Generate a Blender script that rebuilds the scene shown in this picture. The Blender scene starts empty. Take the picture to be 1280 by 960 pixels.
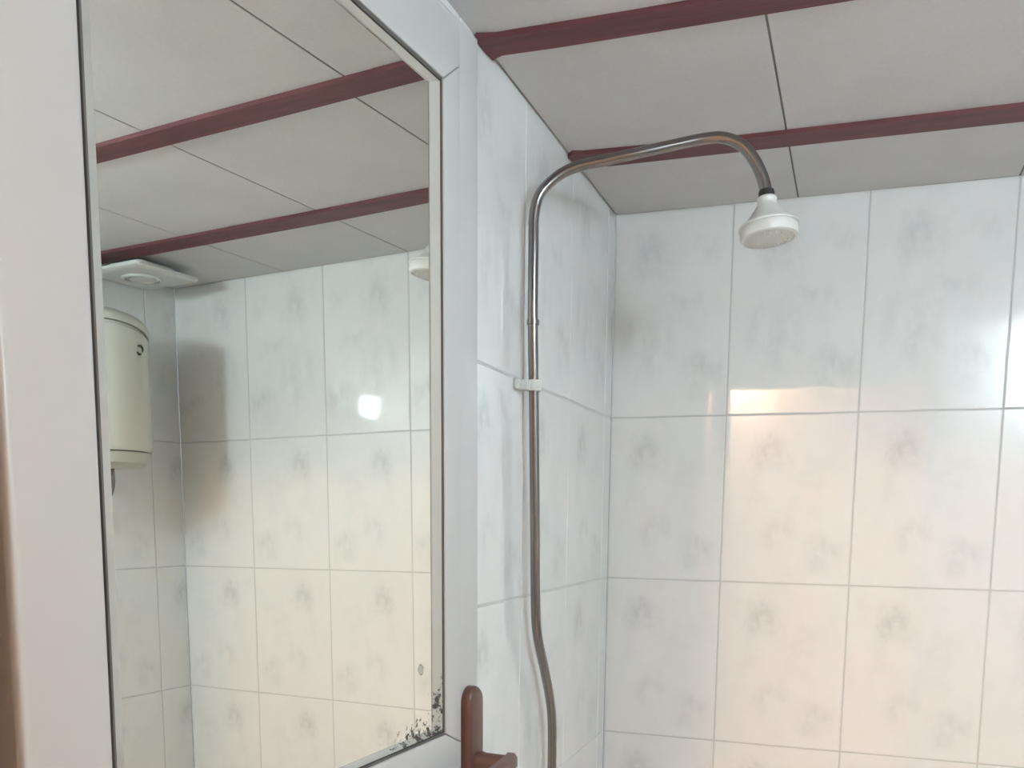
import bpy, bmesh, math, random
from mathutils import Vector, Matrix, Quaternion
random.seed(7)
C = bpy.context.scene.collection
scn = bpy.context.scene
H = 2.0                      # ceiling height
W = 1.486                    # room width (left wall x=0, right wall x=W)
F = -1.56                    # inner face of the door wall (back wall is y=0)

# ------------------------------------------------------------------ camera
yaw, pitch, roll = -0.33970503, -0.12377027, 0.0119561
cam_pos = Vector((0.49244555, -1.95111379, H - 0.61290611))
fw = Vector((math.sin(yaw)*math.cos(pitch), math.cos(yaw)*math.cos(pitch), math.sin(pitch)))
rt = Vector((math.cos(yaw), -math.sin(yaw), 0)); up = rt.cross(fw)
r2 = math.cos(roll)*rt + math.sin(roll)*up
u2 = -math.sin(roll)*rt + math.cos(roll)*up
cd = bpy.data.cameras.new('camera'); cam = bpy.data.objects.new('camera', cd); C.objects.link(cam)
cd.sensor_width = 36; cd.lens = 1174.12136/1280*36
cd.shift_x = (640-649.511)/1280; cd.shift_y = (793.808-480)/1280
cd.clip_start = 0.01
M = Matrix(((r2.x, u2.x, -fw.x), (r2.y, u2.y, -fw.y), (r2.z, u2.z, -fw.z))).to_4x4()
M.translation = cam_pos; cam.matrix_world = M
scn.camera = cam

# ------------------------------------------------------------------ world, lights, exposure
w = bpy.data.worlds.new('world'); scn.world = w; w.use_nodes = True
w.node_tree.nodes['Background'].inputs[0].default_value = (0.55, 0.6, 0.65, 1)
w.node_tree.nodes['Background'].inputs[1].default_value = 0.3
vs = scn.view_settings
scn.display_settings.display_device = 'sRGB'
vs.view_transform = 'Standard'; vs.look = 'None'; vs.gamma = 1; vs.use_curve_mapping = False
vs.exposure = 1.20
scn.cycles.sample_clamp_indirect = 40
BULB = (0.81, 0.98, 1.07); BULB_E = 80.0; BULB_P = Vector((1.038, -1.465, H - 0.125))
HALL = (1.0, 0.66, 0.43); HALL_E = 122.0; HALL_P = Vector((-0.20, -3.5, H + 0.24))

# ------------------------------------------------------------------ helpers
def newmat(name, color=(.8, .8, .8), rough=.5, metal=0., spec=.5):
    m = bpy.data.materials.new(name); m.use_nodes = True
    b = m.node_tree.nodes['Principled BSDF']
    b.inputs['Base Color'].default_value = (*color, 1)
    b.inputs['Roughness'].default_value = rough; b.inputs['Metallic'].default_value = metal
    b.inputs['Specular IOR Level'].default_value = spec
    return m
class NT:
    def __init__(s, m): s.t = m.node_tree; s.b = s.t.nodes['Principled BSDF']
    def n(s, k, **a):
        x = s.t.nodes.new(k)
        for q, v in a.items(): setattr(x, q, v)
        return x
    def l(s, a, b): s.t.links.new(a, b)
    def math(s, op, a, b=None, clamp=False):
        x = s.n('ShaderNodeMath', operation=op, use_clamp=clamp)
        for i, v in enumerate((a, b)):
            if v is None: continue
            if isinstance(v, (int, float)): x.inputs[i].default_value = v
            else: s.l(v, x.inputs[i])
        return x.outputs[0]
    def noise(s, vec, scale, detail=3, rough=.5):
        x = s.n('ShaderNodeTexNoise'); x.inputs['Scale'].default_value = scale
        x.inputs['Detail'].default_value = detail; x.inputs['Roughness'].default_value = rough
        if vec is not None: s.l(vec, x.inputs['Vector'])
        return x.outputs['Fac']
    def mix(s, fac, a, b):
        x = s.n('ShaderNodeMix', data_type='RGBA')
        if isinstance(fac, (int, float)): x.inputs[0].default_value = fac
        else: s.l(fac, x.inputs[0])
        for i, v in ((6, a), (7, b)):
            if isinstance(v, tuple): x.inputs[i].default_value = (*v, 1)
            else: s.l(v, x.inputs[i])
        return x.outputs[2]
    def ramp(s, fac, a, b):
        x = s.n('ShaderNodeMapRange'); x.interpolation_type = 'SMOOTHSTEP'
        s.l(fac, x.inputs[0]); x.inputs[1].default_value = a; x.inputs[2].default_value = b
        return x.outputs[0]

def obj(name, bm, mats, parent=None, smooth=False, loc=None):
    me = bpy.data.meshes.new(name); bmesh.ops.recalc_face_normals(bm, faces=bm.faces[:]) if smooth != 'raw' else None
    bm.to_mesh(me); bm.free()
    for m in (mats if isinstance(mats, (list, tuple)) else [mats]): me.materials.append(m)
    if smooth is True:
        for p in me.polygons: p.use_smooth = True
        try: me.set_sharp_from_angle(angle=math.radians(38))
        except Exception: pass
    o = bpy.data.objects.new(name, me); C.objects.link(o)
    if parent: o.parent = parent
    if loc: o.location = loc
    return o
def thing(name, label, cat, loc=(0, 0, 0), group=None):
    o = bpy.data.objects.new(name, None); C.objects.link(o); o.location = loc
    o.empty_display_size = .05
    o['label'] = label; o['category'] = cat
    if group: o['group'] = group
    return o
def structure(o, label, cat):
    o['kind'] = 'structure'; o['label'] = label; o['category'] = cat; return o
def box(bm, a, b, bev=0, seg=2, mi=0):
    t = bmesh.new(); bmesh.ops.create_cube(t, size=1)
    s = [abs(b[i]-a[i]) for i in range(3)]; c = [(a[i]+b[i])/2 for i in range(3)]
    for v in t.verts: v.co = Vector((v.co.x*s[0]+c[0], v.co.y*s[1]+c[1], v.co.z*s[2]+c[2]))
    if bev: bmesh.ops.bevel(t, geom=t.edges[:], offset=bev, segments=seg, affect='EDGES', profile=.5)
    for f in t.faces: f.material_index = mi
    me = bpy.data.meshes.new('t'); t.to_mesh(me); t.free(); bm.from_mesh(me); bpy.data.meshes.remove(me)
def prism(bm, pts, z0, z1, axis='z'):
    """extruded outline; pts in the plane, extruded along the axis"""
    def P(a, b, c): return {'z': (a, b, c), 'y': (a, c, b), 'x': (c, a, b)}[axis]
    lo = [bm.verts.new(P(a, b, z0)) for a, b in pts]; hi = [bm.verts.new(P(a, b, z1)) for a, b in pts]
    n = len(pts)
    bm.faces.new(lo); bm.faces.new(hi[::-1])
    for i in range(n): bm.faces.new((lo[i], hi[i], hi[(i+1) % n], lo[(i+1) % n]))
def smooth_path(pts, sub=8):
    P = [Vector(p) for p in pts]; P = [P[0]*2-P[1]] + P + [P[-1]*2-P[-2]]; out = []
    for i in range(1, len(P)-2):
        for k in range(sub):
            t = k/sub; a, b, c, d = P[i-1:i+3]
            out.append(.5*((2*b)+(c-a)*t+(2*a-5*b+4*c-d)*t*t+(3*b-a-3*c+d)*t**3))
    out.append(P[-2]); return out
def tube(bm, pts, r, n=16, cap=True):
    rs = r if isinstance(r, (list, tuple)) else [r]*len(pts)
    rings = []; t0 = (pts[1]-pts[0]).normalized()
    nn = t0.orthogonal().normalized(); prev = t0
    for i, p in enumerate(pts):
        t = (pts[min(i+1, len(pts)-1)]-pts[max(i-1, 0)]).normalized()
        nn = prev.rotation_difference(t) @ nn; nn = (nn-t*nn.dot(t)).normalized(); prev = t
        b = t.cross(nn)
        rings.append([bm.verts.new(p+(nn*math.cos(2*math.pi*k/n)+b*math.sin(2*math.pi*k/n))*rs[i]) for k in range(n)])
    for a, b in zip(rings, rings[1:]):
        for k in range(n): bm.faces.new((a[k], a[(k+1) % n], b[(k+1) % n], b[k]))
    if cap: bm.faces.new(rings[0][::-1]); bm.faces.new(rings[-1])
def lathe(bm, prof, n=48, o=Vector((0, 0, 0)), ax=Vector((0, 0, 1))):
    """prof: list of (radius, height along ax)"""
    ax = ax.normalized(); q = Vector((0, 0, 1)).rotation_difference(ax); rings = []
    for r, h in prof:
        if r < 1e-6: rings.append([bm.verts.new(o+q @ Vector((0, 0, h)))])
        else: rings.append([bm.verts.new(o+q @ Vector((r*math.cos(2*math.pi*k/n), r*math.sin(2*math.pi*k/n), h))) for k in range(n)])
    for a, b in zip(rings, rings[1:]):
        for k in range(n):
            A = a[k % len(a)]; A2 = a[(k+1) % len(a)]; B = b[k % len(b)]; B2 = b[(k+1) % len(b)]
            vs_ = []
            for v in (A, A2, B2, B):
                if v not in vs_: vs_.append(v)
            if len(vs_) > 2: bm.faces.new(vs_)

# ------------------------------------------------------------------ materials
def tile_mat(name, blobs, base=(.83, .835, .825), dark=(.62, .635, .635)):
    m = newmat(name, base, .035, 0., .8); T = NT(m)
    uv = T.n('ShaderNodeUVMap'); uv.uv_map = 'UVMap'
    nz = T.n('ShaderNodeTexNoise'); nz.inputs['Scale'].default_value = 5; nz.inputs['Detail'].default_value = 4
    T.l(uv.outputs[0], nz.inputs['Vector'])
    vm = T.n('ShaderNodeVectorMath', operation='MULTIPLY_ADD'); T.l(nz.outputs['Color'], vm.inputs[0])
    vm.inputs[1].default_value = (.22, .22, 0); T.l(uv.outputs[0], vm.inputs[2])
    tot = None
    for u, v, ru, rv, a in blobs:
        s = T.n('ShaderNodeVectorMath', operation='SUBTRACT'); T.l(vm.outputs[0], s.inputs[0]); s.inputs[1].default_value = (u+.11, v+.11, 0)
        k = T.n('ShaderNodeVectorMath', operation='MULTIPLY'); T.l(s.outputs[0], k.inputs[0]); k.inputs[1].default_value = (1/ru, 1/rv, 0)
        L = T.n('ShaderNodeVectorMath', operation='LENGTH'); T.l(k.outputs[0], L.inputs[0])
        g = T.math('POWER', math.e, T.math('MULTIPLY', T.math('MULTIPLY', L.outputs['Value'], L.outputs['Value']), -1.0))
        g = T.math('MULTIPLY', g, a)
        tot = g if tot is None else T.math('ADD', tot, g)
    n2 = T.ramp(T.noise(uv.outputs[0], 9, 5, .6), .3, .68)
    n3 = T.ramp(T.noise(uv.outputs[0], 3.2, 4, .6), .42, .75)
    f = T.math('MULTIPLY', T.math('MULTIPLY', tot, .8), T.math('ADD', T.math('MULTIPLY', n2, .85), .15))
    f = T.math('ADD', f, T.math('MULTIPLY', n3, .16), clamp=True)
    T.l(T.mix(f, base, dark), T.b.inputs['Base Color'])
    geo = T.n('ShaderNodeTexCoord')
    bp = T.n('ShaderNodeBump'); bp.inputs['Strength'].default_value = .03; bp.inputs['Distance'].default_value = .002
    T.l(T.noise(geo.outputs['Object'], 14, 2), bp.inputs['Height']); T.l(bp.outputs[0], T.b.inputs['Normal'])
    return m
M_tile = tile_mat('wall_tile', [(.33, .80, .15, .10, 1.1), (.80, .17, .11, .09, .95), (.43, .32, .13, .10, .6), (.70, .66, .15, .09, .35), (.25, .55, .09, .12, .3)])
M_tile_top = tile_mat('wall_tile_top', [(.33, .80, .18, .11, .9), (.82, .80, .13, .06, .5), (.82, .2, .15, .10, .9), (.62, .55, .2, .05, .5), (.38, .36, .18, .16, .6), (.2, .46, .12, .14, .4)])
M_grout = newmat('grout', (.58, .59, .585), .8)
M_pvc = newmat('white_pvc', (.53, .532, .528), .33)
M_pvc2 = newmat('white_pvc_panel', (.72, .73, .72), .35)
M_gasket = newmat('gasket', (.11, .105, .095), .7)
M_bead = newmat('bead', (.46, .46, .43), .5)
M_mir = newmat('mirror_glass', (.90, .915, .86), .0, 1.0)
def spots(m, dark, corner=(.548, 1.1385), r=.13):
    """black mould specks gathered in the lower latch-side corner (door-local coordinates)"""
    T = NT(m); tc = T.n('ShaderNodeTexCoord'); sp = T.n('ShaderNodeSeparateXYZ'); T.l(tc.outputs['Object'], sp.inputs[0])
    ds = T.math('SUBTRACT', corner[0], sp.outputs[0]); dz = T.math('SUBTRACT', sp.outputs[2], corner[1])
    e1 = T.ramp(ds, .040, .004); e1 = T.math('MULTIPLY', e1, T.ramp(dz, .085, .02))
    e2 = T.ramp(dz, .042, .004); e2 = T.math('MULTIPLY', e2, T.ramp(ds, .15, .06))
    e = T.math('MAXIMUM', e1, e2)
    n = T.noise(tc.outputs['Object'], 95, 6, .72)
    f = T.ramp(T.math('ADD', n, T.math('MULTIPLY', e, .19)), .66, .72)
    f = T.math('MULTIPLY', f, T.ramp(e, .02, .2), clamp=True)
    # two lone specks
    for (cs, cz, rr) in ((.508, 1.218, .0055),):
        v = T.n('ShaderNodeCombineXYZ'); T.l(sp.outputs[0], v.inputs[0]); T.l(sp.outputs[2], v.inputs[2])
        dd = T.n('ShaderNodeVectorMath', operation='DISTANCE'); T.l(v.outputs[0], dd.inputs[0]); dd.inputs[1].default_value = (cs, 0, cz)
        nn = T.math('ADD', dd.outputs['Value'], T.math('MULTIPLY', T.noise(tc.outputs['Object'], 120, 3), .008))
        f = T.math('MAXIMUM', f, T.math('MULTIPLY', T.ramp(nn, rr+.006, rr+.002), .6))
    base = tuple(T.b.inputs['Base Color'].default_value)[:3]
    T.l(T.mix(f, base, dark), T.b.inputs['Base Color'])
    T.l(T.math('MULTIPLY', f, .6), T.b.inputs['Roughness'])
    if T.b.inputs['Metallic'].default_value > .5: T.l(T.math('SUBTRACT', 1, f, clamp=True), T.b.inputs['Metallic'])
spots(M_mir, (.045, .045, .035))
spots(M_bead, (.05, .045, .035))
M_maroon = newmat('maroon_batten', (.135, .034, .038), .5, 0., .3)
T = NT(M_maroon); tc = T.n('ShaderNodeTexCoord'); mp = T.n('ShaderNodeMapping'); mp.inputs['Scale'].default_value = (6, 60, 60)
T.l(tc.outputs['Object'], mp.inputs[0])
T.l(T.mix(T.ramp(T.noise(mp.outputs[0], 1.5, 5, .6), .3, .8), (.172, .057, .062), (.10, .038, .042)), T.b.inputs['Base Color'])
M_ceil = newmat('ceiling_panel', (.5, .49, .485), .7)
T = NT(M_ceil); tc = T.n('ShaderNodeTexCoord')
a = T.ramp(T.noise(tc.outputs['Object'], 130, 3, .7), .3, .7); b_ = T.ramp(T.noise(tc.outputs['Object'], 7, 3), .3, .7)
T.l(T.mix(T.math('MULTIPLY', T.math('ADD', a, b_), .5), (.60, .585, .585), (.66, .645, .645)), T.b.inputs['Base Color'])
bp = T.n('ShaderNodeBump'); bp.inputs['Strength'].default_value = .15; bp.inputs['Distance'].default_value = .001
T.l(T.noise(tc.outputs['Object'], 160, 3, .7), bp.inputs['Height']); T.l(bp.outputs[0], T.b.inputs['Normal'])
M_seam = newmat('ceiling_seam', (.2, .195, .19), .9)
M_chrome = newmat('chrome_pipe', (.27, .25, .245), .2, 1.0)
T = NT(M_chrome); tc = T.n('ShaderNodeTexCoord')
T.l(T.math('ADD', T.math('MULTIPLY', T.noise(tc.outputs['Object'], 40, 4), .22), .08), T.b.inputs['Roughness'])
M_white = newmat('white_plastic', (.72, .72, .69), .35)
M_white2 = newmat('white_plastic_dull', (.66, .67, .64), .5)
M_dark = newmat('dark_plastic', (.03, .03, .03), .5)
M_brown = newmat('brown_handle', (.12, .058, .048), .3)
M_heater = newmat('cream_enamel', (.60, .60, .53), .05)
M_heater2 = newmat('cream_plastic', (.55, .56, .49), .35)
M_plaster = newmat('hall_plaster', (.7, .66, .6), .8)
T = NT(M_plaster); tc = T.n('ShaderNodeTexCoord')
T.l(T.mix(T.noise(tc.outputs['Object'], 5, 4), (.76, .72, .66), (.84, .80, .74)), T.b.inputs['Base Color'])
M_floor = newmat('floor_tile', (.76, .74, .71), .35)
def emis(name, col, e):
    m = newmat(name, (.9, .9, .9), .3); b = m.node_tree.nodes['Principled BSDF']
    b.inputs['Emission Color'].default_value = (*col, 1); b.inputs['Emission Strength'].default_value = e; return m
M_bulb = emis('cool_bulb_glow', BULB, BULB_E); M_hall = emis('warm_bulb_glow', HALL, HALL_E)

# ------------------------------------------------------------------ tiled surfaces
def tiled(name, O, U, V, N, ub, vb, mats, gap=.0022, bev=.0016, depth=.0022, jit=.0006, top_row=None, holes=(), seams=None, thick=.02):
    """one mesh of bevelled slabs on a backing; ub / vb are the joint positions"""
    O, U, V, N = map(Vector, (O, U, V, N)); bm = bmesh.new(); L = bm.loops.layers.uv.new('UVMap')
    rnd = random.Random(hash(name) % 99 if False else len(name)*13)
    fu = max(ub[i+1]-ub[i] for i in range(len(ub)-1))
    def P(u, v, n): return O+U*u+V*v+N*n
    for i in range(len(ub)-1):
        for j in range(len(vb)-1):
            a, b, c, d = ub[i]+gap/2, ub[i+1]-gap/2, vb[j]+gap/2, vb[j+1]-gap/2
            if b-a < .004 or d-c < .004: continue
            if any(a > h[0]-.01 and b < h[1]+.01 and c > h[2]-.01 and d < h[3]+.01 for h in holes): continue
            wz = [rnd.uniform(-jit, 0) for _ in range(4)]
            base = [P(a, c, -depth), P(b, c, -depth), P(b, d, -depth), P(a, d, -depth)]
            top = [P(a+bev, c+bev, wz[0]), P(b-bev, c+bev, wz[1]), P(b-bev, d-bev, wz[2]), P(a+bev, d-bev, wz[3])]
            mid = [P(a+bev*.25, c+bev*.25, -bev*.45+wz[0]), P(b-bev*.25, c+bev*.25, -bev*.45+wz[1]), P(b-bev*.25, d-bev*.25, -bev*.45+wz[2]), P(a+bev*.25, d-bev*.25, -bev*.45+wz[3])]
            vb_, vm_, vt_ = ([bm.verts.new(p) for p in q] for q in (base, mid, top))
            full_l = (i > 0)                                   # cut tiles keep their pattern scale
            wv = ub[i+1]-ub[i]
            def uvof(p):
                q = Vector(p)-O; u = (q.dot(U)-ub[i])/fu; v = (q.dot(V)-vb[j])/(vb[j+1]-vb[j])
                if i == 0: u += 1-wv/fu
                return (u, v)
            mi = 1 if (top_row is not None and j == top_row) else 0
            fs = [bm.faces.new(vt_)]
            for lo, hi in ((vb_, vm_), (vm_, vt_)):
                for k in range(4): fs.append(bm.faces.new((lo[k], lo[(k+1) % 4], hi[(k+1) % 4], hi[k])))
            for f in fs:
                f.material_index = mi
                for l in f.loops: l[L].uv = uvof(l.vert.co)
    # backing
    rects = [(ub[0], ub[-1], vb[0], vb[-1])]
    for h in holes:
        rects = [(ub[0], h[0], vb[0], vb[-1]), (h[1], ub[-1], vb[0], vb[-1]), (h[0], h[1], h[3], vb[-1])]
    for a, b, c, d in rects:
        if b-a < 1e-4 or d-c < 1e-4: continue
        q = [bm.verts.new(P(x, y, z)) for z in (-.0012, -thick) for x, y in ((a, c), (b, c), (b, d), (a, d))]
        for ids in ((0, 1, 2, 3), (7, 6, 5, 4), (0, 4, 5, 1), (1, 5, 6, 2), (2, 6, 7, 3), (3, 7, 4, 0)):
            f = bm.faces.new([q[x] for x in ids]); f.material_index = len(mats)-1
    bmesh.ops.recalc_face_normals(bm, faces=bm.faces[:])
    return obj(name, bm, mats, smooth='raw')
rows = [H-.4032-.33347*k for k in range(5, -1, -1)]; rows = [0.0] + [z for z in rows if z > .02]
vb = rows + [H+.004]
TM = [M_tile, M_tile_top, M_grout]; tr = len(vb)-2
ub = [0.0] + [.2367+.25*k for k in range(5)] + [W]
o = tiled('wall_back', (0, 0, 0), (1, 0, 0), (0, 0, 1), (0, -1, 0), ub, vb, TM, top_row=tr)
structure(o, 'back wall of pale marbled glossy tiles behind the shower', 'wall')
ly = [-1.0, -.805, -.555, -.305, -.055, 0.0]
o = tiled('wall_left', (0, 0, 0), (0, 1, 0), (0, 0, 1), (1, 0, 0), ly, vb, TM, top_row=tr, thick=.02)
structure(o, 'left tiled wall that carries the shower pipe', 'wall')
ry = [F, -1.35, -1.10, -.85, -.60, -.35, -.10, 0.0]
o = tiled('wall_right', (W, 0, 0), (0, 1, 0), (0, 0, 1), (-1, 0, 0), ry, vb, TM, top_row=tr)
structure(o, 'right tiled wall with the water heater, seen in the mirror', 'wall')
OP = (-.03, .72, 0, 1.955)   # door opening
vbf = sorted(set([z for z in vb if abs(z-1.955) > .02] + [1.955]))
o = tiled('wall_front', (0, F, 0), (1, 0, 0), (0, 0, 1), (0, 1, 0), [-.09, -.03, .22, .47, .72, .97, 1.22, W], vbf, TM, holes=(OP,), thick=.10)
structure(o, 'front tiled wall with the doorway the picture is taken through', 'wall')
bm = bmesh.new(); box(bm, (-.11, F-.10, 0), (-.09, -.98, H)); box(bm, (-.09, -1.0, 0), (-.0225, -.98, H))
structure(obj('wall_recess', bm, M_pvc2), 'shallow plain wall recess behind the open door', 'wall')
o = tiled('floor', (0, 0, 0), (1, 0, 0), (0, 1, 0), (0, 0, 1), [-.09]+[.2+.3*k for k in range(5)]+[W], [F-.1]+[-1.5+.3*k for k in range(6)], [M_floor, M_grout])
structure(o, 'grey tiled bathroom floor', 'floor')
# ceiling: flat panels with thin seams
o = tiled('ceiling', (0, 0, H), (1, 0, 0), (0, 1, 0), (0, 0, -1), [.002, .357, .735, 1.105, W-.002], [-.733, -.305, -.002], [M_ceil, M_seam], gap=.003, bev=.0005, depth=.003, jit=.0006)
structure(o, 'ceiling of grey textured panels with maroon battens', 'ceiling')
o = tiled('ceiling_near_door', (0, 0, H), (1, 0, 0), (0, 1, 0), (0, 0, -1), [-.088, .331, .732, 1.105, W-.002], [F+.002, -1.18, -.733], [M_ceil, M_seam], gap=.003, bev=.0005, depth=.003, jit=.0006)
structure(o, 'grey textured ceiling panels between the wider batten and the doorway', 'ceiling')
# battens
bm = bmesh.new()
prism(bm, [(.001, -.757), (.004, -.764), (.03, -.757), (.2, -.755), (.6, -.758), (1.0, -.755), (W-.003, -.757), (W-.003, -.708), (1.0, -.709), (.5, -.707), (.1, -.708), (.02, -.711), (.003, -.702)], H-.0065, H+.001)
structure(obj('trim_1', bm, M_maroon), 'wider maroon ceiling batten, the one nearer the door', 'ceiling batten')
bm = bmesh.new()
prism(bm, [(.001, -.343), (.012, -.356), (.03, -.350), (.2, -.338), (.43, -.333), (.7, -.330), (1.1, -.331), (W-.003, -.333), (W-.003, -.275), (1.1, -.274), (.7, -.273), (.43, -.280), (.2, -.284), (.06, -.286), (.01, -.30)], H-.0065, H+.001)
structure(obj('trim_2', bm, M_maroon), 'maroon ceiling batten above the shower arm, nearer the back wall', 'ceiling batten')
bm = bmesh.new(); box(bm, (-.11, F-.12, H+.003), (W+.03, .03, H+.03)); structure(obj('ceiling_slab', bm, M_plaster), 'slab above the ceiling panels', 'ceiling')
# hall outside the doorway
bm = bmesh.new()
box(bm, (-1.3, -3.7, -.03), (1.9, F-.1, -.001)); structure(obj('floor_hall', bm, M_floor), 'hall floor outside the doorway', 'floor')
bm = bmesh.new(); box(bm, (-1.3, -3.7, 2.6), (1.9, F-.0, 2.63)); structure(obj('ceiling_hall', bm, M_plaster), 'hall ceiling outside the doorway', 'ceiling')
for nm, a, b in (('wall_hall_left', (-1.33, -3.7, 0), (-1.3, F, 2.6)), ('wall_hall_right', (1.9, -3.7, 0), (1.93, F, 2.6)), ('wall_hall_far', (-1.3, -3.73, 0), (1.9, -3.7, 2.6))):
    bm = bmesh.new(); box(bm, a, b); structure(obj(nm, bm, M_plaster), 'plain warm plaster wall of the hall, ' + nm[10:] + ' side', 'wall')
bm = bmesh.new(); box(bm, (-1.3, F-.13, 0), (-.11, F-.101, 2.6)); box(bm, (.78, F-.13, 0), (1.9, F-.101, 2.6)); box(bm, (-.11, F-.13, 1.975), (.78, F-.101, 2.6))
structure(obj('wall_hall_near', bm, M_plaster), 'plaster wall of the hall around the doorway', 'wall')
# door frame
bm = bmesh.new()
box(bm, (.70, F-.11, 0), (.745, F+.012, 1.985), .003); box(bm, (-.088, F-.11, 1.862), (.70, F-.0, 1.985), .003)
structure(obj('trim_3', bm, M_pvc), 'white frame around the doorway', 'door frame')

M_jamb = newmat('beige_jamb_paint', (.40, .31, .26), .45)
bm = bmesh.new(); box(bm, (-.088, F-.13, 0), (.030, F+.006, 1.94), .004)
structure(obj('trim_4', bm, M_jamb), 'beige brown jamb at the hinge side of the open door', 'door frame')

# ------------------------------------------------------------------ the open door with the mirror
nrm = Vector((0.99760093, -0.06890776, 0.00664187)); tt = Vector((0.06890928, 0.99762293, 0)); kk = nrm.cross(tt)
door = thing('door_1', 'open white plastic door with a tall mirror panel and brown handle', 'door')
door['kind'] = 'structure'
O = Vector((0.01789976, -1.52068655, 0.0))
DM = Matrix(((tt.x, -nrm.x, kk.x), (tt.y, -nrm.y, kk.y), (tt.z, -nrm.z, kk.z))).to_4x4(); DM.translation = O
door.matrix_world = DM
# local: x toward the latch, -y out of the mirror, z up
S0, S1, Z1 = -.002, .640, 1.932
ms0, ms1, mz0, mz1 = .0710, .5480, 1.1385, 1.8515
FR = -.010                                       # front face of the frame
def frame_piece(name, pts, mats=M_pvc, y0=.040, y1=FR, bev=.0022):
    """outline in x-z, extruded back to front with a softened front edge"""
    bm = bmesh.new(); prism(bm, pts, y0, y1, 'y')
    bmesh.ops.recalc_face_normals(bm, faces=bm.faces[:])
    es = [e for e in bm.edges if all(abs(v.co.y-y1) < 1e-5 for v in e.verts)]
    bmesh.ops.bevel(bm, geom=es, offset=bev, segments=3, affect='EDGES', profile=.5)
    return obj(name, bm, mats, door, smooth=True)
g = .0012; bz = .0135
sx, tx = .5870, 1.9215                            # step to the outer lip: latch side, top
frame_piece('stile', [(S0, .02), (ms0-g, .02), (ms0-g, mz1+.002), (S0, tx)], bev=.007)
frame_piece('stile', [(ms1+g, mz0-.0004), (sx, mz0-.0180), (sx, mz1+.0285), (ms1+g, mz1+.0004)], bev=.0012)
frame_piece('rail', [(S0+.0004, tx+.0004), (ms0-g, mz1+.0026), (ms1+g, mz1+.0014), (sx, mz1+.0299), (sx, tx)], bev=.0012)
# the latch and top lip, set back a little behind the step
bm = bmesh.new()
prism(bm, [(sx-.004, .02), (S1, .02), (S1, Z1), (S0, Z1), (S0, tx+.001), (sx-.004, tx+.001)], .040, FR+.0035, 'y')
bmesh.ops.recalc_face_normals(bm, faces=bm.faces[:])
es = [e for e in bm.edges if all(abs(v.co.y-(FR+.0035)) < 1e-5 for v in e.verts)]
bmesh.ops.bevel(bm, geom=es, offset=.003, segments=3, affect='EDGES', profile=.5)
obj('frame_lip', bm, M_pvc, door, smooth=True)
frame_piece('rail', [(ms0-g+.0004, 1.03), (sx, 1.03), (sx, mz0-.0194), (ms1+g, mz0-.0018), (ms0-g+.0004, mz0-g)], bev=.0015)
frame_piece('stile', [(ms1+g, .02), (sx, .02), (sx, 1.0285), (ms1+g, 1.0285)], bev=.0012)
frame_piece('rail', [(ms0-g+.0004, .02), (ms1+g-.0004, .02), (ms1+g-.0004, .12), (ms0-g+.0004, .12)], bev=.0015)
frame_piece('panel', [(ms0, .1205), (ms1, .1205), (ms1, 1.0295), (ms0, 1.0295)], M_pvc2, y0=.02, y1=.004, bev=.0015)
# gasket: dark line round the mirror
bm = bmesh.new()
def ring(bm, a, b, y0, y1, a2=None, b2=None, yi=None):
    """rectangular ring from outer rect a to inner rect b; outer height y1, inner height yi"""
    if yi is None: yi = y1
    o_ = [(a[0], a[2]), (a[1], a[2]), (a[1], a[3]), (a[0], a[3])]; i_ = [(b[0], b[2]), (b[1], b[2]), (b[1], b[3]), (b[0], b[3])]
    V = [[bm.verts.new((x, y, z)) for x, z in r] for r, y in ((o_, y0), (o_, y1), (i_, yi), (i_, y0))]
    for k in range(4):
        q = (k+1) % 4
        for m_ in range(4): bm.faces.new((V[m_][k], V[m_][q], V[(m_+1) % 4][q], V[(m_+1) % 4][k]))
ring(bm, (ms0-g-.0002, ms1+g+.0002, mz0-g-.0002, mz1+g+.0002), (ms0+.0004, ms1-.0014, mz0+.0012, mz1-.0016), .01, -.0080)
obj('gasket', bm, M_gasket, door)
bm = bmesh.new()
ring(bm, (ms0+.0016, ms1-.0020, mz0+.0022, mz1-.0026), (ms0+bz, ms1-bz, mz0+bz*.5, mz1-bz*.5), .001, -.0066, yi=-.0008)
obj('glazing_bead', bm, M_bead, door)
bm = bmesh.new(); box(bm, (ms0+.0012, -.0, mz0+.0012), (ms1-.0012, .004, mz1-.0012))
mo = obj('mirror', bm, M_mir, door); mo['label'] = 'mirror glass with black mould specks in its lower corner'
# handle
hs, hz = .6125, 1.092
plate = bmesh.new(); pts = []
hw, top = .0195, 1.1845
for k in range(17):
    a = math.pi*k/16; pts.append((hs+hw*math.cos(a), top-hw*1.05+hw*1.05*math.sin(a)))
for k in range(17):
    a = math.pi+math.pi*k/16; pts.append((hs+hw*math.cos(a), .965+hw*1.05*math.sin(a)))
prism(plate, pts, FR+.004, -.0195, 'y'); bmesh.ops.recalc_face_normals(plate, faces=plate.faces[:])
es = [e for e in plate.edges if all(abs(v.co.y+.0195) < 1e-5 for v in e.verts)]
bmesh.ops.bevel(plate, geom=es, offset=.0055, segments=3, affect='EDGES', profile=.45)
hp = obj('door_handle', plate, M_brown, door, smooth=True); hp['label'] = 'brown handle with rounded backplate'
bm = bmesh.new(); lathe(bm, [(0, .0), (.0125, .0), (.0125, .006), (.0112, .010), (.0108, .036), (0, .036)], 24, Vector((hs, -.019, hz)), Vector((0, -1, 0)))
obj('lever_neck', bm, M_brown, hp, smooth=True)
bm = bmesh.new()
lv = [(hs+.014, -.058, hz+.001), (hs+.006, -.0605, hz+.0015), (hs-.02, -.061, hz), (hs-.06, -.060, hz-.004), (hs-.10, -.057, hz-.006), (hs-.125, -.052, hz-.006)]
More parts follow.
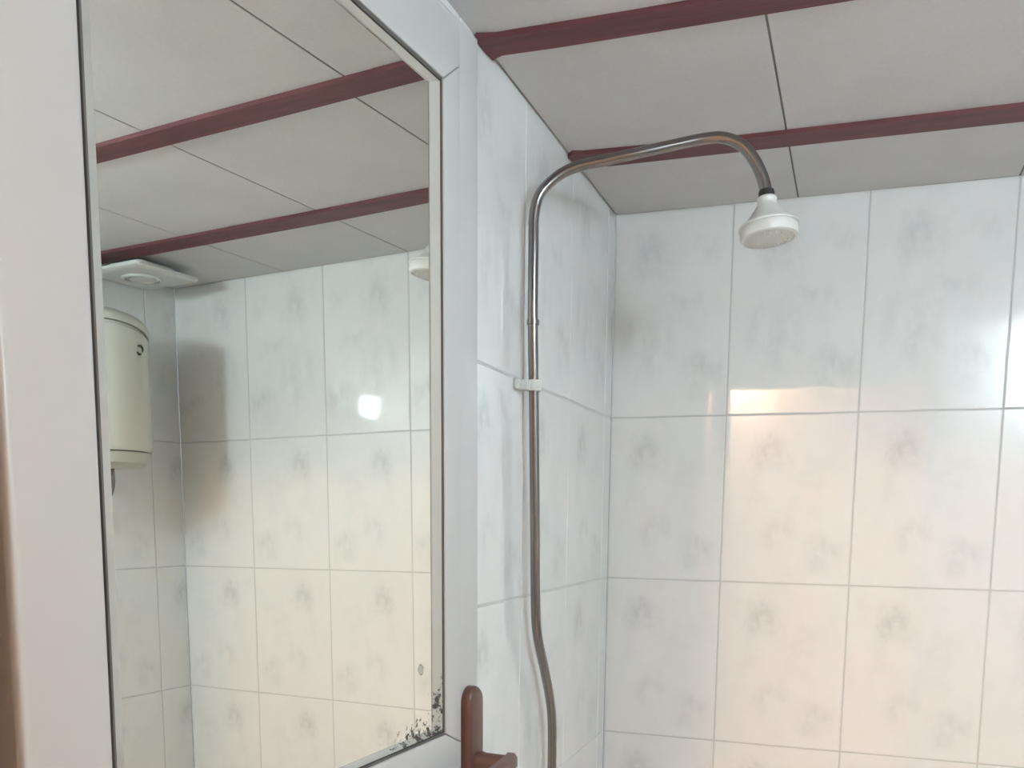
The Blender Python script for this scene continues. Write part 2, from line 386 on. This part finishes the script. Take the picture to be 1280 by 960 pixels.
pp = smooth_path(lv, 5); n = len(pp); rg = []
for i, p in enumerate(pp):
    a = i/(n-1); hh = .0105*(1-.25*a) if 0 < i < n-1 else .007; dd = .0085*(1-.3*a) if 0 < i < n-1 else .005
    rg.append([bm.verts.new(p+Vector((0, dd*sx_, hh*sz_))) for sx_, sz_ in ((-1, -.55), (-.55, -1), (.55, -1), (1, -.55), (1, .55), (.55, 1), (-.55, 1), (-1, .55))])
for a, b in zip(rg, rg[1:]):
    for k in range(8): bm.faces.new((a[k], a[(k+1) % 8], b[(k+1) % 8], b[k]))
bm.faces.new(rg[0]); bm.faces.new(rg[-1][::-1])
obj('lever', bm, M_brown, hp, smooth=True)
for zz in (.25, 1.0, 1.72):
    bm = bmesh.new(); tube(bm, [Vector((-.012, .030, zz-.04)), Vector((-.012, .030, zz+.04))], .008, 14); obj('hinge', bm, M_pvc, door, smooth=True)

# ------------------------------------------------------------------ shower
sh = thing('shower', 'bare metal shower pipe with white shower head on the left tiled wall', 'shower')
pts = [(.035, -.395, .02), (.03, -.41, .35), (.022, -.43, .80), (.022, -.444, H-1.10), (.022, -.445, H-1.02), (.022, -.449, H-.954), (.022, -.464, H-.912), (.022, -.497, H-.857),
       (.022, -.533, H-.800), (.022, -.546, H-.745), (.022, -.556, H-.60), (.022, -.568, H-.43), (.022, -.578, H-.31), (.0225, -.580, H-.215), (.0225, -.580, H-.172),
       (.030, -.577, H-.141), (.052, -.570, H-.117), (.080, -.562, H-.1025), (.12, -.551, H-.094), (.169, -.538, H-.084), (.218, -.522, H-.073), (.257, -.511, H-.0655),
       (.284, -.506, H-.0655), (.309, -.501, H-.076), (.327, -.496, H-.096), (.340, -.492, H-.121), (.3465, -.490, H-.145)]
bm = bmesh.new(); sp_ = smooth_path(pts, 6); N_ = len(sp_)
tube(bm, sp_, [.0078 + .0012*max(0, (i/N_-.8)/.2) for i in range(N_)], 20)
obj('pipe', bm, M_chrome, sh, smooth=True)
tip = Vector((.3465, -.490, H-.145)); ax = Vector((.11, -.07, -.99)).normalized()
bm = bmesh.new(); lathe(bm, [(0, -.006), (.0105, -.006), (.0115, -.002), (.0115, .006), (0, .006)], 24, tip, ax)
obj('nut', bm, M_dark, sh, smooth=True)
bm = bmesh.new()
lathe(bm, [(0, .004), (.013, .004), (.0145, .007), (.0135, .011), (.0135, .014), (.0165, .018), (.0245, .029), (.0335, .039), (.0385, .0430), (.0390, .0445), (.0425, .0450),
           (.0432, .0462), (.0428, .0475), (.0405, .0480), (.0412, .0490), (.0412, .0600), (.0400, .0625), (.036, .064)], 56, tip, ax)
hd = obj('shower_head', bm, M_white, sh, smooth=True)
bm = bmesh.new(); lathe(bm, [(.0362, .0638), (.035, .0628), (.02, .0655), (0, .0665)], 48, tip, ax)
q = Vector((0, 0, 1)).rotation_difference(ax)
for r_, n_ in ((.010, 8), (.019, 14), (.028, 20)):
    for k in range(n_):
        a = 2*math.pi*k/n_; c = tip+q @ Vector((r_*math.cos(a), r_*math.sin(a), .0650)); lathe(bm, [(.0009, -.001), (.0009, .0012), (0, .0014)], 8, c, ax)
obj('spray_face', bm, M_white2, hd, smooth=True)
# clip: base on the wall, arm and collar round the pipe
cz = H-.4135; cy = -.569
bm = bmesh.new()
box(bm, (.000, cy-.032, cz-.008), (.009, cy-.010, cz+.008), .003)
box(bm, (.006, cy-.022, cz-.008), (.020, cy-.004, cz+.007), .002)
lathe(bm, [(.0085, -.008), (.0112, -.008), (.0118, -.006), (.0118, .006), (.0112, .008), (.0085, .008)], 28, Vector((.022, cy, cz)))
lathe(bm, [(0, .0), (.0035, .0), (.003, .0016), (0, .002)], 14, Vector((.0085, cy-.024, cz)), Vector((1, 0, 0)))
obj('pipe_clip', bm, M_white2, sh, smooth=True)['label'] = 'white plastic clip holding the pipe'
bm = bmesh.new(); lathe(bm, [(.0079, -.004), (.0093, -.0035), (.0093, .0035), (.0079, .004)], 20, Vector((.022, -.5765, H-.322)))
obj('joint_ring', bm, M_chrome, sh, smooth=True)
bm = bmesh.new(); lathe(bm, [(0, 0), (.03, 0), (.028, .006), (.012, .012), (.0085, .02)], 28, Vector((.035, -.395, .0)), Vector((0, 0, 1)))
obj('floor_flange', bm, M_chrome, sh, smooth=True)

# ------------------------------------------------------------------ water heater (seen in the mirror)
hx, hy, R_ = 1.362, -.352, .112
wh = thing('water_heater', 'small cream cylindrical water heater high on the right wall, seen in the mirror', 'water heater', (hx, hy, H-.455))
bm = bmesh.new(); lathe(bm, [(0, .0), (R_-.004, .0), (R_, .006), (R_, .276), (R_-.004, .281), (R_-.005, .284), (0, .284)], 72); obj('tank', bm, M_heater, wh, smooth=True)
bm = bmesh.new(); lathe(bm, [(0, .286), (R_-.001, .286), (R_+.002, .290), (R_+.002, .300), (R_-.004, .308), (R_-.03, .316), (R_-.07, .321), (0, .323)], 72); obj('lid', bm, M_heater2, wh, smooth=True)
for o in (bpy.data.objects['tank'], bpy.data.objects['lid']):        # the seam arches down toward the sides
    for v in o.data.vertices:
        if v.co.z > .27 and v.co.xy.length > .02:
            a = (math.degrees(math.atan2(v.co.y, v.co.x))-222+180) % 360-180
            v.co.z -= .026*(min(abs(a), 110)/90)**2*min(1, v.co.xy.length/R_)
bm = bmesh.new(); lathe(bm, [(0, -.034), (R_-.03, -.034), (R_-.016, -.026), (R_-.008, -.002), (0, -.002)], 64); obj('base', bm, M_heater2, wh, smooth=True)
# emblem: a small dark curved mark on the side of the tank
def on_tank(a, z, e=.0006): return Vector((math.cos(a)*(R_+e), math.sin(a)*(R_+e), z))
bm = bmesh.new(); a0 = math.radians(166)
for (dc, dz0, r0, s0, s1) in ((0, .229, .010, 40, 230), (.03, .222, .006, 200, 380)):
    pts_ = [on_tank(a0+dc+(r0*math.cos(math.radians(s)))/R_, dz0+r0*.8*math.sin(math.radians(s))) for s in range(s0, s1, 15)]
    tube(bm, pts_, [0.0012+.0016*math.sin(math.pi*i/(len(pts_)-1)) for i in range(len(pts_))], 6)
obj('emblem', bm, M_dark, wh)
for yy in (-.055, .055):
    bm = bmesh.new(); tube(bm, smooth_path([(.04, yy, -.030), (.04, yy, -.07), (.055, yy, -.10), (.095, yy, -.115), (W-hx-.001, yy, -.115)], 5), .007, 12)
    obj('water_pipe', bm, M_chrome, wh, smooth=True)
bm = bmesh.new(); box(bm, (R_-.012, -.05, .04), (W-hx-.0005, .05, .24), .003); obj('bracket', bm, M_white2, wh)

# ------------------------------------------------------------------ square ceiling vent
fx, fy = 1.362, -.213
vt = thing('ceiling_vent', 'white square ceiling fixture with a round ring in its centre, seen in the mirror', 'ceiling vent', (fx, fy, H-.0068))
def rrect(hw, r, n=8, bulge=.0):
    P_ = []
    for cx_, cy_, a0_ in ((1, 1, 0), (-1, 1, 90), (-1, -1, 180), (1, -1, 270)):
        for k in range(n+1):
            a = math.radians(a0_+90*k/n); P_.append((cx_*(hw-r)+r*math.cos(a), cy_*(hw-r)+r*math.sin(a)))
    return P_
bm = bmesh.new(); rr = []
for hw_, z_, r_ in ((.055, 0, .015), (.055, -.0165, .015), (.094, -.017, .010), (.094, -.0225, .010), (.090, -.0255, .010), (.070, -.0265, .040), (.052, -.0270, .0519)):
    rr.append([bm.verts.new((x, y, z_)) for x, y in rrect(hw_, r_)])
for a, b in zip(rr, rr[1:]):
    for k in range(len(a)): bm.faces.new((a[k], a[(k+1) % len(a)], b[(k+1) % len(a)], b[k]))
bm.faces.new(rr[0])
ring_prof = [(.0519, -.0300), (.047, -.031), (.045, -.029), (.0445, -.020), (0, -.020)]
bm.faces.new(rr[-1][::-1])
obj('cover', bm, M_white, vt, smooth=True)
bm = bmesh.new(); lathe(bm, [(.047, -.0265), (.047, -.030), (.043, -.0325), (.039, -.0305), (.038, -.0265)], 48); obj('ring', bm, M_white2, vt, smooth=True)
bm = bmesh.new(); lathe(bm, [(.030, -.0265), (.029, -.032), (.020, -.034), (0, -.0345)], 40); obj('centre_disc', bm, M_white, vt, smooth=True)

# ------------------------------------------------------------------ lamps
bl = thing('wall_lamp', 'round white glowing lamp high on the wall beside the doorway', 'lamp', BULB_P)
bm = bmesh.new(); bmesh.ops.create_uvsphere(bm, u_segments=32, v_segments=16, radius=.048); obj('bulb', bm, M_bulb, bl, smooth=True)
bm = bmesh.new(); lathe(bm, [(0, -.093), (.04, -.093), (.04, -.080), (.024, -.074), (.022, -.055), (.026, -.045), (.026, -.036), (0, -.034)], 32, Vector((0, 0, 0)), Vector((0, 1, 0))); obj('lamp_holder', bm, M_white, bl, smooth=True)
hl = thing('hall_lamp', 'warm round lamp hanging from the hall ceiling', 'lamp', HALL_P)
bm = bmesh.new(); bmesh.ops.create_uvsphere(bm, u_segments=32, v_segments=16, radius=.085); obj('globe', bm, M_hall, hl, smooth=True)
bm = bmesh.new(); tube(bm, [Vector((0, 0, .083)), Vector((0, 0, 2.6-HALL_P.z))], .008, 12); obj('stem', bm, M_white, hl, smooth=True)
